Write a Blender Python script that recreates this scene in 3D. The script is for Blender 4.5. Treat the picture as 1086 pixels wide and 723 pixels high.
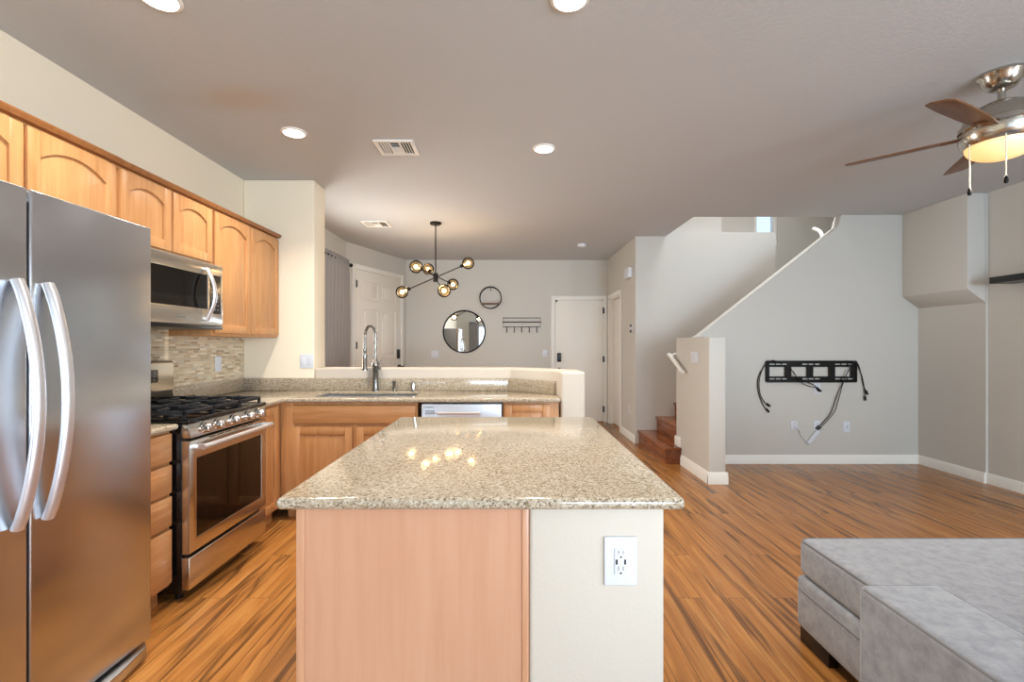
import bpy, bmesh, math, random
from mathutils import Vector, Matrix
for o in list(bpy.data.objects): bpy.data.objects.remove(o)
S = bpy.context.scene
C = S.collection
R = math.radians
PI = math.pi
random.seed(7)
# ------------------------------------------------------------------ camera, world, light, exposure
cam = bpy.data.cameras.new('camera'); camo = bpy.data.objects.new('camera', cam); C.objects.link(camo)
camo.location = (0, 0, 1.29); camo.rotation_euler = (R(90), 0, 0)
cam.sensor_width = 36; cam.lens = 508/1086*36; cam.shift_x = 2/1086; cam.shift_y = 4/1086; cam.clip_start = 0.02
S.camera = camo
S.view_settings.view_transform = 'Standard'; S.view_settings.look = 'None'
S.view_settings.gamma = 1; S.view_settings.use_curve_mapping = False
S.view_settings.exposure = 0.40
w = bpy.data.worlds.new('sky'); S.world = w; w.use_nodes = True
w.node_tree.nodes['Background'].inputs[0].default_value = (0.62, 0.78, 1.0, 1)
w.node_tree.nodes['Background'].inputs[1].default_value = 1.2
def area(name, loc, rot, sx, sy, power, col=(1, 1, 1), spread=180):
    l = bpy.data.lights.new(name, 'AREA'); l.shape = 'RECTANGLE'; l.size = sx; l.size_y = sy
    l.energy = power; l.color = col; l.spread = R(spread)
    o = bpy.data.objects.new(name, l); C.objects.link(o); o.location = loc; o.rotation_euler = rot
    return o
DAY = (0.68, 0.85, 1.0)
area('daylight_sliding_door', (-0.70, -4.47, 1.10), (R(98), 0, 0), 1.5, 1.9, 14, DAY)
area('daylight_living_window', (2.40, -4.47, 1.30), (R(98), 0, 0), 2.3, 1.9, 262, DAY)
area('daylight_dining_window', (-2.24, 5.08, 1.30), (R(84), 0, R(-90)), .75, 1.5, 38, (1.0, .96, .90))
area('daylight_upstairs', (2.85, 5.8, 5.0), (0, 0, 0), 1.3, 0.9, 36, (0.94, 0.97, 1.0), 110)
area('added_side_light', (4.42, -1.6, 1.40), (R(97), 0, R(90)), 2.4, 1.7, 135, (.88, .94, 1.0))  # unseen side window, added to brighten the kitchen, refrigerator and ceiling

# ------------------------------------------------------------------ materials
def lin(c): return tuple(((v/255)/12.92 if v/255 <= .04045 else ((v/255+.055)/1.055)**2.4) for v in c) + (1,)
class Mat:
    def __init__(s, name, col=(200, 200, 200), rough=.5, metal=0, spec=.5):
        s.m = bpy.data.materials.new(name); s.m.use_nodes = True; s.t = s.m.node_tree; s.n = s.t.nodes
        s.b = s.n['Principled BSDF']; s.set('Base Color', lin(col)); s.set('Roughness', rough); s.set('Metallic', metal)
        s.set('Specular IOR Level', spec); s._c = None
    def set(s, k, v): s.b.inputs[k].default_value = v
    def link(s, a, b): s.t.links.new(a, b)
    def coord(s, scale=(1, 1, 1), rot=(0, 0, 0), loc=(0, 0, 0), kind='Object'):
        if not s._c: s._c = s.n.new('ShaderNodeTexCoord')
        mp = s.n.new('ShaderNodeMapping'); mp.inputs['Scale'].default_value = scale; mp.inputs['Rotation'].default_value = rot
        mp.inputs['Location'].default_value = loc
        s.link(s._c.outputs[kind], mp.inputs[0]); return mp.outputs[0]
    def noise(s, vec, scale=5, detail=3, rough=.5, dist=0):
        n = s.n.new('ShaderNodeTexNoise'); n.inputs['Scale'].default_value = scale; n.inputs['Detail'].default_value = detail
        n.inputs['Roughness'].default_value = rough; n.inputs['Distortion'].default_value = dist
        s.link(vec, n.inputs['Vector']); return n.outputs['Fac']
    def ramp(s, fac, stops):
        r = s.n.new('ShaderNodeValToRGB'); e = r.color_ramp.elements
        while len(e) < len(stops): e.new(.5)
        for i, (p, c) in enumerate(stops):
            e[i].position = p; e[i].color = lin(c) if len(c) == 3 else c
        s.link(fac, r.inputs[0]); return r.outputs[0]
    def mix(s, fac, a, b, mode='MIX'):
        m = s.n.new('ShaderNodeMix'); m.data_type = 'RGBA'; m.blend_type = mode
        for k, v in ((0, fac), (6, a), (7, b)):
            if hasattr(v, 'links'): s.link(v, m.inputs[k])
            else: m.inputs[k].default_value = v
        return m.outputs[2]
    def color(s, out): s.link(out, s.b.inputs['Base Color']); return s
    def bump(s, fac, strength=.1, dist=.002):
        b = s.n.new('ShaderNodeBump'); b.inputs['Strength'].default_value = strength; b.inputs['Distance'].default_value = dist
        s.link(fac, b.inputs['Height']); s.link(b.outputs[0], s.b.inputs['Normal']); return s
G3 = lambda v: (v, v, v, 1)
def paint(name, col, rough=.6, tex=.25):
    m = Mat(name, col, rough, spec=.3); v = m.coord()
    m.bump(m.noise(v, 90, 3), tex, .003); return m.m
def plain(name, col, rough=.4, metal=0, spec=.5): return Mat(name, col, rough, metal, spec).m
def grain(name, a, b, c, axis='z', rough=.38, s=1):
    m = Mat(name, b, rough)
    sc = {'z': (22, 22, 1.4), 'x': (1.4, 22, 22), 'y': (22, 1.4, 22)}[axis]
    v = m.coord(tuple(q*s for q in sc)); n = m.noise(v, 1.5, 5, .6, .6)
    n2 = m.noise(m.coord((1.3, 1.3, .8)), 2.2, 2)
    col = m.ramp(n, [(.25, a), (.5, b), (.78, c)])
    col = m.mix(m.ramp(n2, [(.3, G3(0)), (.7, G3(.35))]), col, lin(a), 'MIX')
    m.color(col); m.bump(n, .05, .001); return m.m
M = {}
M['wall_cream'] = paint('cream_paint', (241, 229, 206))
M['wall_greige'] = paint('greige_paint', (204, 201, 194))
M['wall_white'] = paint('white_plaster', (202, 193, 180))
M['ceiling'] = None
def ceiling_mat():
    m = Mat('ceiling_paint', (196, 198, 200), .8, spec=.2); v = m.coord()
    m.bump(m.noise(v, 55, 4, .6), .35, .004)
    st = m.noise(m.coord((1, 1, 1)), 3.0, 3)
    # faint brown water stain over the kitchen, with its own shape
    g = m.n.new('ShaderNodeTexGradient'); g.gradient_type = 'SPHERICAL'
    m.link(m.coord((1.7, 4.2, 0), loc=(1.55*1.7, -2.76*4.2, 0)), g.inputs[0])
    mul = m.n.new('ShaderNodeMath'); mul.operation = 'MULTIPLY'; m.link(g.outputs['Fac'], mul.inputs[0]); m.link(st, mul.inputs[1])
    f = m.ramp(mul.outputs[0], [(.05, G3(0)), (.45, G3(.32))])
    m.color(m.mix(f, lin((196, 198, 200)), lin((186, 160, 120)))); return m.m
M['ceiling'] = ceiling_mat()
M['white'] = paint('white_trim_paint', (238, 236, 230), .4, .05)
M['door_white'] = paint('white_door_paint', (238, 234, 226), .42, .05)
M['plastic'] = plain('white_plastic', (216, 220, 228), .35)
M['plastic_grey'] = plain('grey_socket_slots', (120, 122, 126), .5)
M['black'] = plain('black_plastic', (14, 14, 15), .35)
M['black_metal'] = plain('black_metal', (26, 24, 23), .45, .6)
M['iron'] = plain('cast_iron', (34, 37, 42), .42, .3)
M['enamel'] = plain('black_enamel', (10, 10, 11), .12)
M['glass_black'] = plain('dark_oven_glass', (12, 9, 7), .05, 0, .45)
M['chrome'] = plain('chrome', (215, 215, 215), .12, 1)
M['faucet'] = plain('faucet_nickel', (150, 148, 144), .26, 1)
M['nickel'] = plain('brushed_nickel', (186, 180, 170), .22, 1)
def steel(name, col, rough, aniso=.6, wave=0):
    m = Mat(name, col, rough, 1)
    if wave: m.bump(m.noise(m.coord((.25, .25, 4.5)), 1.0, 0, .4), wave, .02)
    tg = m.n.new('ShaderNodeTangent'); tg.direction_type = 'RADIAL'; tg.axis = 'Z'
    m.link(tg.outputs[0], m.b.inputs['Tangent']); m.set('Anisotropic', aniso); return m.m
M['steel'] = steel('brushed_steel', (198, 201, 206), .25, .6, .3)
M['steel_warm'] = steel('brushed_steel_range', (206, 200, 190), .24)
M['steel_handle'] = plain('satin_steel_handle', (226, 227, 232), .32, .85)
M['steel_silver'] = plain('silver_dishwasher', (208, 214, 224), .34, .55)
M['steel_sink'] = plain('sink_steel', (176, 180, 186), .34, .75)
MAPLE = ((178, 122, 74), (198, 145, 94), (211, 162, 114))
M['maple'] = grain('maple', *MAPLE, 'z')
M['maple_x'] = grain('maple_horizontal', *MAPLE, 'x')
M['maple_low'] = M['maple']
M['maple_low_x'] = M['maple_x']
M['crown'] = grain('maple_crown', (132, 82, 42), (152, 98, 54), (170, 114, 66), 'y')
M['panel'] = grain('maple_veneer', (191, 141, 112), (197, 149, 120), (203, 156, 128), 'z', .34)
M['panel_edge'] = grain('maple_veneer_edge', (184, 132, 98), (198, 148, 114), (208, 162, 128), 'z', .34)
def granite():
    m = Mat('granite', (190, 170, 140), .12); v = m.coord()
    vo = m.n.new('ShaderNodeTexVoronoi'); vo.inputs['Scale'].default_value = 210; m.link(v, vo.inputs['Vector'])
    sx = m.n.new('ShaderNodeSeparateColor'); m.link(vo.outputs['Color'], sx.inputs[0])
    c = m.ramp(sx.outputs[0], [(0, (90, 77, 60)), (.10, (130, 115, 95)), (.30, (162, 146, 123)), (.55, (179, 165, 143)), (.8, (190, 179, 161)), (1, (206, 199, 186))])
    n = m.noise(v, 60, 3)
    c = m.mix(m.ramp(n, [(.35, G3(.0)), (.7, G3(.45))]), c, lin((158, 141, 117)))
    sp = m.noise(v, 330, 2, .5)
    c = m.mix(m.ramp(sp, [(.64, G3(0)), (.70, G3(.85))]), c, lin((82, 68, 56)))
    m.color(c); m.set('Coat Weight', .25); m.set('Coat Roughness', .03); return m.m
M['granite'] = granite()
def mosaic():
    m = Mat('mosaic_tile', (200, 180, 150), .28); v = m.coord((1, 1, 1), (R(90), 0, 0), kind='Object')
    b = m.n.new('ShaderNodeTexBrick'); m.link(v, b.inputs['Vector'])
    b.inputs['Scale'].default_value = 1; b.inputs['Brick Width'].default_value = .075; b.inputs['Row Height'].default_value = .016
    b.inputs['Mortar Size'].default_value = .0012; b.inputs['Color1'].default_value = G3(0); b.inputs['Color2'].default_value = G3(1)
    b.inputs['Mortar'].default_value = G3(.5); b.offset = .37; b.squash = .7; b.squash_frequency = 3
    c = m.ramp(b.outputs['Color'], [(0, (150, 124, 92)), (.22, (188, 162, 126)), (.45, (216, 200, 172)), (.6, (180, 160, 132)), (.8, (232, 222, 202)), (1, (176, 168, 152))])
    c = m.mix(m.ramp(m.noise(v, 30, 2), [(.3, G3(0)), (.7, G3(.35))]), c, lin((206, 190, 160)))
    c = m.mix(b.outputs['Fac'], c, lin((214, 202, 180)))
    m.color(c); m.bump(b.outputs['Fac'], -.3, .002); return m.m
M['mosaic'] = mosaic()
def planks(name, base, dark, light, rot=90):
    m = Mat(name, base, .26); v = m.coord((1, 1, 1), (0, 0, R(rot)))
    b = m.n.new('ShaderNodeTexBrick'); m.link(v, b.inputs['Vector'])
    b.inputs['Scale'].default_value = 1; b.inputs['Brick Width'].default_value = 1.22; b.inputs['Row Height'].default_value = .122
    b.inputs['Mortar Size'].default_value = .0012; b.inputs['Mortar Smooth'].default_value = .3
    b.inputs['Color1'].default_value = G3(0); b.inputs['Color2'].default_value = G3(1); b.inputs['Mortar'].default_value = G3(.5); b.offset = .41
    off = m.n.new('ShaderNodeVectorMath'); off.operation = 'MULTIPLY_ADD'; m.link(b.outputs['Color'], off.inputs[0])
    off.inputs[1].default_value = (17, 9, 5); m.link(m.coord((26, 1.5, 1), (0, 0, R(rot))), off.inputs[2])
    n = m.noise(off.outputs[0], .9, 6, .62, .9); n2 = m.noise(off.outputs[0], .42, 3, .5, 1.6)
    c = m.ramp(n, [(.28, tuple(int(x*.78) for x in base)), (.5, base), (.75, light)])
    c = m.mix(m.ramp(n2, [(.55, G3(0)), (.64, G3(.85)), (.72, G3(.25))]), c, lin(dark))
    c = m.mix(m.ramp(b.outputs['Color'], [(0, G3(.22)), (1, G3(0))]), c, lin(dark))
    c = m.mix(b.outputs['Fac'], c, lin(tuple(int(x*.6) for x in dark)))
    m.color(c); m.bump(n, .04, .001); return m.m
M['floor'] = planks('laminate_planks', (176, 116, 58), (80, 50, 27), (204, 148, 82))
M['stair'] = grain('stair_wood', (92, 44, 18), (134, 72, 34), (166, 98, 50), 'y', .2, .8)
def velvet():
    m = Mat('grey_velour', (168, 166, 166), .85, spec=.2); v = m.coord()
    n = m.noise(v, 24, 5, .7, .3); n2 = m.noise(v, 60, 3)
    m.color(m.ramp(n, [(.3, (128, 131, 140)), (.5, (146, 149, 157)), (.7, (159, 162, 169))])); m.bump(n2, .12, .003)
    m.set('Sheen Weight', .35); m.set('Sheen Roughness', .4); return m.m
M['velvet'] = velvet()
M['piping'] = plain('grey_piping', (124, 124, 128), .8)
def fabric():
    m = Mat('curtain_fabric', (150, 146, 144), .9, spec=.1); n = m.noise(m.coord((1, 1, .2)), 160, 2); m.bump(n, .1, .001); return m.m
M['curtain'] = fabric()
M['mirror'] = plain('mirror_silver', (235, 238, 238), .01, 1)
M['walnut'] = grain('walnut_blade', (86, 54, 30), (116, 76, 44), (140, 96, 58), 'x', .4)
def glass(name, col, rough=0, alpha=.65):
    m = Mat(name, col, rough); m.set('Transmission Weight', 1); m.set('IOR', 1.2); return m.m
def thin_glass(name, tint, ior=1.5):
    mm = bpy.data.materials.new(name); mm.use_nodes = True; n = mm.node_tree.nodes; l = mm.node_tree.links; n.clear()
    o = n.new('ShaderNodeOutputMaterial'); mx = n.new('ShaderNodeMixShader'); t = n.new('ShaderNodeBsdfTransparent'); g = n.new('ShaderNodeBsdfGlossy')
    f = n.new('ShaderNodeFresnel'); f.inputs[0].default_value = ior
    t.inputs[0].default_value = tint; g.inputs['Roughness'].default_value = .03
    l.new(f.outputs[0], mx.inputs[0]); l.new(t.outputs[0], mx.inputs[1]); l.new(g.outputs[0], mx.inputs[2]); l.new(mx.outputs[0], o.inputs[0]); return mm
M['globe'] = thin_glass('amber_smoke_glass', (.96, .82, .62, 1), 1.28)
M['pane'] = thin_glass('window_glass', (.96, .98, .98, 1))
def emit(name, col, strength, base=(255, 255, 255)):
    m = Mat(name, base, .4); m.set('Emission Color', lin(col)); m.set('Emission Strength', strength); return m.m
M['lens'] = emit('downlight_lens', (255, 252, 246), 6)
M['bulb'] = emit('warm_bulb', (255, 206, 130), 7)
M['bowl'] = emit('fan_light_bowl', (255, 190, 96), .62, (255, 236, 200))
M['display'] = plain('dark_display', (8, 8, 10), .15)

# ------------------------------------------------------------------ mesh helpers
class MB:
    def __init__(s): s.b = bmesh.new()
    def _bev(s, verts, bev, seg):
        if bev > 0:
            ed = list({e for v in verts for e in v.link_edges})
            bmesh.ops.bevel(s.b, geom=ed, offset=bev, segments=seg, profile=.5, affect='EDGES', clamp_overlap=True)
    def box(s, x0, x1, y0, y1, z0, z1, bev=0, seg=2, rot=None):
        r = bmesh.ops.create_cube(s.b, size=1); vs = r['verts']
        c = Vector(((x0+x1)/2, (y0+y1)/2, (z0+z1)/2))
        for v in vs:
            v.co = Vector((v.co.x*(x1-x0), v.co.y*(y1-y0), v.co.z*(z1-z0)))
            if rot: v.co = rot @ v.co
            v.co += c
        s._bev(vs, bev, seg); return s
    def cyl(s, p0, p1, r0, r1=None, seg=24, caps=True):
        p0, p1 = Vector(p0), Vector(p1); r1 = r0 if r1 is None else r1; d = p1-p0
        q = d.to_track_quat('Z', 'Y').to_matrix().to_4x4(); q.translation = (p0+p1)/2
        bmesh.ops.create_cone(s.b, cap_ends=caps, segments=seg, radius1=r0, radius2=r1, depth=d.length, matrix=q); return s
    def sphere(s, c, r, seg=24, scale=(1, 1, 1)):
        m = Matrix.Translation(c) @ Matrix.Diagonal((*scale, 1)); bmesh.ops.create_uvsphere(s.b, u_segments=seg, v_segments=seg//2, radius=r, matrix=m); return s
    def lathe(s, prof, c=(0, 0, 0), seg=40, mat=None):
        rings = []
        for r, z in prof:
            ring = []
            for k in range(seg):
                a = 2*PI*k/seg; p = Vector((r*math.cos(a), r*math.sin(a), z))
                if mat: p = mat @ p
                ring.append(s.b.verts.new(p+Vector(c)))
            rings.append(ring)
        for a, b in zip(rings, rings[1:]):
            for k in range(seg): s.b.faces.new((a[k], a[(k+1) % seg], b[(k+1) % seg], b[k]))
        for ring, (r, z) in ((rings[0], prof[0]), (rings[-1], prof[-1])):
            if r > 1e-5: s.b.faces.new(ring)
        bmesh.ops.remove_doubles(s.b, verts=[v for ring in rings for v in ring], dist=1e-6); return s
    def tube(s, pts, r, seg=10, closed=False, flat=None):
        pts = [Vector(p) for p in pts]; n = len(pts); rings = []; up = Vector((0, 0, 1)); prev = None
        for i, p in enumerate(pts):
            if closed: t = pts[(i+1) % n]-pts[i-1]
            else: t = pts[min(i+1, n-1)]-pts[max(i-1, 0)]
            t.normalize()
            if prev is None:
                a = up if abs(t.z) < .95 else Vector((1, 0, 0)); prev = t.cross(a).normalized()
            u = (prev-t*prev.dot(t)).normalized(); v = t.cross(u); prev = u
            rr = r[i] if isinstance(r, (list, tuple)) else r
            f1, f2 = flat or (1, 1)
            rings.append([s.b.verts.new(p+u*rr*f1*math.cos(2*PI*k/seg)+v*rr*f2*math.sin(2*PI*k/seg)) for k in range(seg)])
        for i in range(n if closed else n-1):
            a, b = rings[i], rings[(i+1) % n]
            for k in range(seg): s.b.faces.new((a[k], a[(k+1) % seg], b[(k+1) % seg], b[k]))
        if not closed: s.b.faces.new(rings[0]); s.b.faces.new(rings[-1])
        return s
    def poly(s, outer, t0, t1, holes=(), plane='xz', bev=0, seg=2):
        """flat outline (with holes) of thickness t0..t1; plane xz extrudes along y, xy along z, yz along x"""
        def P(a, b, t): return {'xz': (a, t, b), 'xy': (a, b, t), 'yz': (t, a, b)}[plane]
        b2 = bmesh.new(); eds = []
        for loop in (outer, *holes):
            vs = [b2.verts.new(P(a, b, t0)) for a, b in loop]
            eds += [b2.edges.new((vs[i], vs[(i+1) % len(vs)])) for i in range(len(vs))]
        if holes:
            bmesh.ops.triangle_fill(b2, edges=eds, use_beauty=True)
        else:
            f = b2.faces.new(b2.verts)
        r = bmesh.ops.extrude_face_region(b2, geom=list(b2.faces))
        d = Vector(P(0, 0, t1))-Vector(P(0, 0, t0))
        for g in r['geom']:
            if isinstance(g, bmesh.types.BMVert): g.co += d
        bmesh.ops.recalc_face_normals(b2, faces=b2.faces)
        if bev:
            ax = {'xz': 1, 'xy': 2, 'yz': 0}[plane]
            ed = [e for e in b2.edges if len(e.link_faces) == 2 and e.calc_face_angle() > R(40) and (bev < 0 or abs((e.verts[0].co-e.verts[1].co)[ax]) < 1e-6)]
            bmesh.ops.bevel(b2, geom=ed, offset=abs(bev), segments=seg, profile=.5, affect='EDGES', clamp_overlap=True)
        me = bpy.data.meshes.new('tmp'); b2.to_mesh(me); b2.free(); s.b.from_mesh(me); bpy.data.meshes.remove(me); return s
    def build(s, name, mat, parent=None, ang=38, subsurf=0, recalc=True):
        if recalc: bmesh.ops.recalc_face_normals(s.b, faces=s.b.faces)
        me = bpy.data.meshes.new(name); s.b.to_mesh(me); s.b.free(); me.materials.append(mat)
        for p in me.polygons: p.use_smooth = True
        me.set_sharp_from_angle(angle=R(ang))
        o = bpy.data.objects.new(name, me); C.objects.link(o)
        if parent: o.parent = parent
        if subsurf: md = o.modifiers.new('subdivision', 'SUBSURF'); md.levels = md.render_levels = subsurf
        return o
def tag(o, label, cat, group=None):
    o['label'] = label; o['category'] = cat
    if group: o['group'] = group
    return o
def thing(name, label, cat, loc=(0, 0, 0), rz=0, group=None):
    o = bpy.data.objects.new(name, None); C.objects.link(o); o.location = loc; o.rotation_euler = (0, 0, R(rz)); o.empty_display_size = .1
    return tag(o, label, cat, group)
def struct(o): o['kind'] = 'structure'; return o
def root_struct(name, loc, rz=0):
    o = bpy.data.objects.new(name, None); C.objects.link(o); o.location = loc; o.rotation_euler = (0, 0, R(rz)); o['kind'] = 'structure'; return o
def dup(root, loc, rz, label=None):
    r = root.copy(); C.objects.link(r); r.location = loc; r.rotation_euler = (0, 0, R(rz))
    if label: r['label'] = label
    for ch in list(root.children):
        c = ch.copy(); C.objects.link(c); c.parent = r
        for g in list(ch.children):
            d = g.copy(); C.objects.link(d); d.parent = c
    return r
def arc(cx, cy, r, a0, a1, n): return [(cx+r*math.cos(R(a0+(a1-a0)*i/n)), cy+r*math.sin(R(a0+(a1-a0)*i/n))) for i in range(n+1)]
def smooth_path(pts, n=8):
    pts = [Vector(p) for p in pts]; out = []
    for i in range(len(pts)-1):
        p0, p1, p2, p3 = pts[max(i-1, 0)], pts[i], pts[i+1], pts[min(i+2, len(pts)-1)]
        for k in range(n):
            t = k/n; out.append(.5*((2*p1)+(-p0+p2)*t+(2*p0-5*p1+4*p2-p3)*t*t+(-p0+3*p1-3*p2+p3)*t**3))
    out.append(pts[-1]); return out

# ------------------------------------------------------------------ setting
H = 2.705
YP = 4.11          # kitchen back partition
YT = 5.20          # wall with the television mount
YS = 6.256         # back wall of the stairs
YF = 8.0           # far wall
XL, XR = -2.29, 4.45
struct(MB().box(-2.6, 5.1, -4.8, 8.3, -.12, 0).build('floor', M['floor']))
cl = MB()
cl.box(-2.6, 5.1, -4.8, 5.30, H, H+.25); cl.box(-2.6, 2.03, 5.30, 8.3, H, H+.25)
struct(cl.build('ceiling', M['ceiling']))
MBk = MB()
MBk.box(XL-.2, XL, -4.7, YP+.25, 0, H); struct(MBk.build('wall_left', M['wall_cream']))
p = MB().box(XL, -1.683, YP, YP+.25, 0, H, .012, 3)
struct(p.build('wall_kitchen_back', M['wall_cream']))
hw = MB().poly([(-1.68, YP), (0, YP), (.365, 3.77), (.375, 3.50), (.55, 3.50), (.55, 3.86), (.08, 4.29), (-1.68, 4.29)], 0, 1.092, plane='xy', bev=-.018, seg=4)
struct(hw.build('wall_peninsula', M['wall_white']))
# dining side wall with a window
b = MB(); XD = -2.25
b.box(XD-.2, XD, YP+.25, 4.70, 0, H); b.box(XD-.2, XD, 5.85, 6.60, 0, H); b.box(XD-.2, XD, 4.70, 5.85, 0, .5); b.box(XD-.2, XD, 4.70, 5.85, 2.15, H)
struct(b.build('wall_dining', M['wall_greige']))
def window(n, cx, cy, z0, z1, wid, rz, bars=1):
    r = root_struct('window_%d' % n, (cx, cy, 0), rz); f = MB(); t = .05
    f.box(-wid/2, wid/2, 0, .07, z0, z0+t, .004); f.box(-wid/2, wid/2, 0, .07, z1-t, z1, .004)
    f.box(-wid/2, -wid/2+t, .002, .068, z0, z1, .004); f.box(wid/2-t, wid/2, .002, .068, z0, z1, .004)
    for k in range(bars):
        x = -wid/2+wid*(k+1)/(bars+1); f.box(x-.03, x+.03, .004, .066, z0, z1, .004)
    f.build('window_frame', M['white'], r)
    MB().box(-wid/2+.02, wid/2-.02, .03, .036, z0+.02, z1-.02).build('pane', M['pane'], r); return r
window(1, XD-.07, 5.275, .5, 2.15, 1.15, 90)
# angled wall with the panelled front door
A, B = Vector((XD, 6.56)), Vector((-1.735, YF)); dl = (B-A).length; ang = math.degrees(math.atan2((B-A).y, (B-A).x))
aw = root_struct('wall_entry', (A.x, A.y, 0), ang)
MB().box(-.02, dl+.02, 0, .15, 0, H).build('plaster', M['wall_greige'], aw)
def at_entry(px):
    k = (px-541)/508; d = (B-A)/dl; return (k*A.y-A.x)/(d.x-k*d.y)
def casing(mb, x0, x1, z1, wd=.07, th=.022):
    mb.box(x0-wd, x0, -th, 0, 0, z1+wd, .005); mb.box(x1, x1+wd, -th, 0, 0, z1+wd, .005); mb.box(x0, x1, -th, 0, z1, z1+wd, .005)
def hinge(mb, x, z): mb.cyl((x, -.028, z-.05), (x, -.028, z+.05), .008, seg=10); mb.box(x-.012, x+.016, -.024, -.012, z-.05, z+.05)
def lockset(par, x, z, sgn=1):
    k = MB().box(x-.033, x+.033, -.04, -.012, z-.075, z+.075, .012, 3); k.box(x-.02, x+.02, -.043, -.038, z-.05, z+.02, .002); k.build('keypad_lock', M['black'], par)
    k = MB().cyl((x, -.02, z-.20), (x, -.06, z-.20), .028); k.cyl((x, -.055, z-.20), (x+sgn*.115, -.055, z-.20), .010, seg=12); k.build('lever_handle', M['black'], par)
d1 = root_struct('door_1', (A.x, A.y, 0), ang)
x0, x1 = at_entry(376.5), at_entry(424.5); zt = 2.36
c = MB(); casing(c, x0, x1, zt); c.build('door_casing', M['white'], d1)
b = MB().box(x0+.004, x1-.004, -.012, .0, .01, zt-.004, .002); wdt = x1-x0
for (u0, u1) in ((.13, .46), (.54, .87)):
    for (v0, v1) in ((.08, .40), (.46, .77), (.82, .94)):
        xa, xb, za, zb = x0+wdt*u0, x0+wdt*u1, zt*v0, zt*v1
        for q in ((xa, xb, za, za+.022), (xa, xb, zb-.022, zb), (xa, xa+.022, za, zb), (xb-.022, xb, za, zb)): b.box(q[0], q[1], -.022, -.010, q[2], q[3], .008, 2)
        b.box(xa+.06, xb-.06, -.024, -.010, za+.06, zb-.06, .010, 2)
b.build('door_panel', M['door_white'], d1)
hb = MB()
for z in (.25, 1.28, 2.15): hinge(hb, x0+.004, z)
hb.build('hinge', M['black'], d1); lockset(d1, x1-.09, 1.14)
# far wall and slab door
struct(MB().box(-1.78, 1.80, YF, YF+.2, 0, H).build('wall_far', M['wall_greige']))
d2 = root_struct('door_2', (0, YF, 0)); c = MB(); casing(c, .75, 1.56, 2.04, .066); c.build('door_casing', M['white'], d2)
MB().box(.756, 1.556, -.012, 0, .012, 2.034, .002).build('door_panel', M['door_white'], d2)
MB().box(.75, 1.56, -.014, .0, .0, .012).build('threshold', M['stair'], d2)
hb = MB()
for z in (.22, 1.05, 1.86): hinge(hb, 1.556, z)
hb.build('hinge', M['black'], d2); lockset(d2, .815, 1.08)
MB().box(.757, .785, -.03, -.010, 2.005, 2.034, .002).build('door_stop', M['black'], d2)
# hallway wall with a door set back in it
XH = 1.638; y0, y1 = 7.10, 7.86; b = MB()
b.box(XH, XH+.16, YS+.14, y0, 0, H); b.box(XH, XH+.16, y1, YF, 0, H); b.box(XH, XH+.16, y0, y1, 2.04, H)
struct(b.build('wall_hall', M['wall_greige']))
d3 = root_struct('door_3', (XH, y1, 0), -90); wd3 = y1-y0; c = MB(); casing(c, 0, wd3, 2.04, .066, .02)
c.box(0, .018, 0, .15, 0, 2.04); c.box(wd3-.018, wd3, 0, .15, 0, 2.04); c.box(0, wd3, 0, .15, 2.022, 2.04); c.build('door_casing', M['white'], d3)
MB().box(.022, wd3-.035, .055, .095, .012, 2.018, .003).build('door_panel', M['door_white'], d3)
MB().box(wd3-.035, wd3-.018, .07, .09, 0, 2.02).build('hinge_gap_shade', M['black'], d3)  # black strip stands in for the shade between door and jamb
hb = MB()
for z in (.28, 1.05, 1.80): hb.box(wd3-.045, wd3-.016, .03, .056, z-.06, z+.06, .004); hb.cyl((wd3-.03, .026, z-.06), (wd3-.03, .026, z+.06), .012, seg=10)
hb.build('hinge', M['black'], d3)
# stair walls
b = MB().box(XH, 2.76, YS, YS+.14, 0, 5.2).box(2.76, 3.47, YS, YS+.14, 0, 2.76)
struct(b.build('wall_stair_back', M['wall_greige']))
sl = (2.575-1.40)/(3.56-2.06)
b = MB().poly([(1.99, 0), (4.8, 0), (4.8, H), (3.60, H), (3.56, 2.575), (2.06, 1.40), (1.99, 1.364)], YT, YT+.12, bev=-.008)
struct(b.build('wall_television', M['wall_greige']))
struct(MB().box(1.844, 2.0, 4.44, YT+.12, 0, 1.364, .012, 3).build('wall_stair_low', M['wall_greige']))
b = MB()
b.box(1.90, 2.03, 5.30, YS, H, 5.2); b.box(1.9, 5.0, 5.18, 5.30, H+.25, 5.2); b.box(4.8, 5.0, 5.2, 7.4, 0, 5.2)
b.box(2.03, 3.67, 7.2, 7.4, 0, 5.2); b.box(3.67, 4.02, 7.2, 7.4, 0, 2.80); b.box(3.67, 4.02, 7.2, 7.4, 3.5, 5.2); b.box(4.02, 5.0, 7.2, 7.4, 0, 5.2)
b.box(2.03, 2.12, YS+.14, 7.2, 0, 5.2); b.box(1.9, 5.0, 5.18, 7.4, 5.2, 5.35)
struct(b.build('wall_upstairs', M['wall_greige']))
struct(MB().box(2.12, 3.47, YS+.14, 7.2, H-.25, 2.76).build('floor_upstairs', M['floor']))
window(2, 3.845, 7.22, 2.80, 3.5, .35, 0, 0)
# right wall with soffit
b = MB()
b.box(XR, XR+.2, -4.7, -2.85, 0, H); b.box(XR, XR+.2, -.35, 4.46, 0, H); b.box(XR, XR+.2, -2.85, -.35, 0, .5); b.box(XR, XR+.2, -2.85, -.35, 2.3, H); b.box(XR-.02, XR+.2, 4.46, YT, 0, H)
struct(b.build('wall_right', M['wall_greige']))
b = MB().poly([(4.258, H), (4.258, 1.81), (4.43, 1.685), (4.44, 1.685), (4.44, H)], 4.46, YT, bev=-.01)
struct(b.build('wall_right_soffit', M['wall_greige']))
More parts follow.
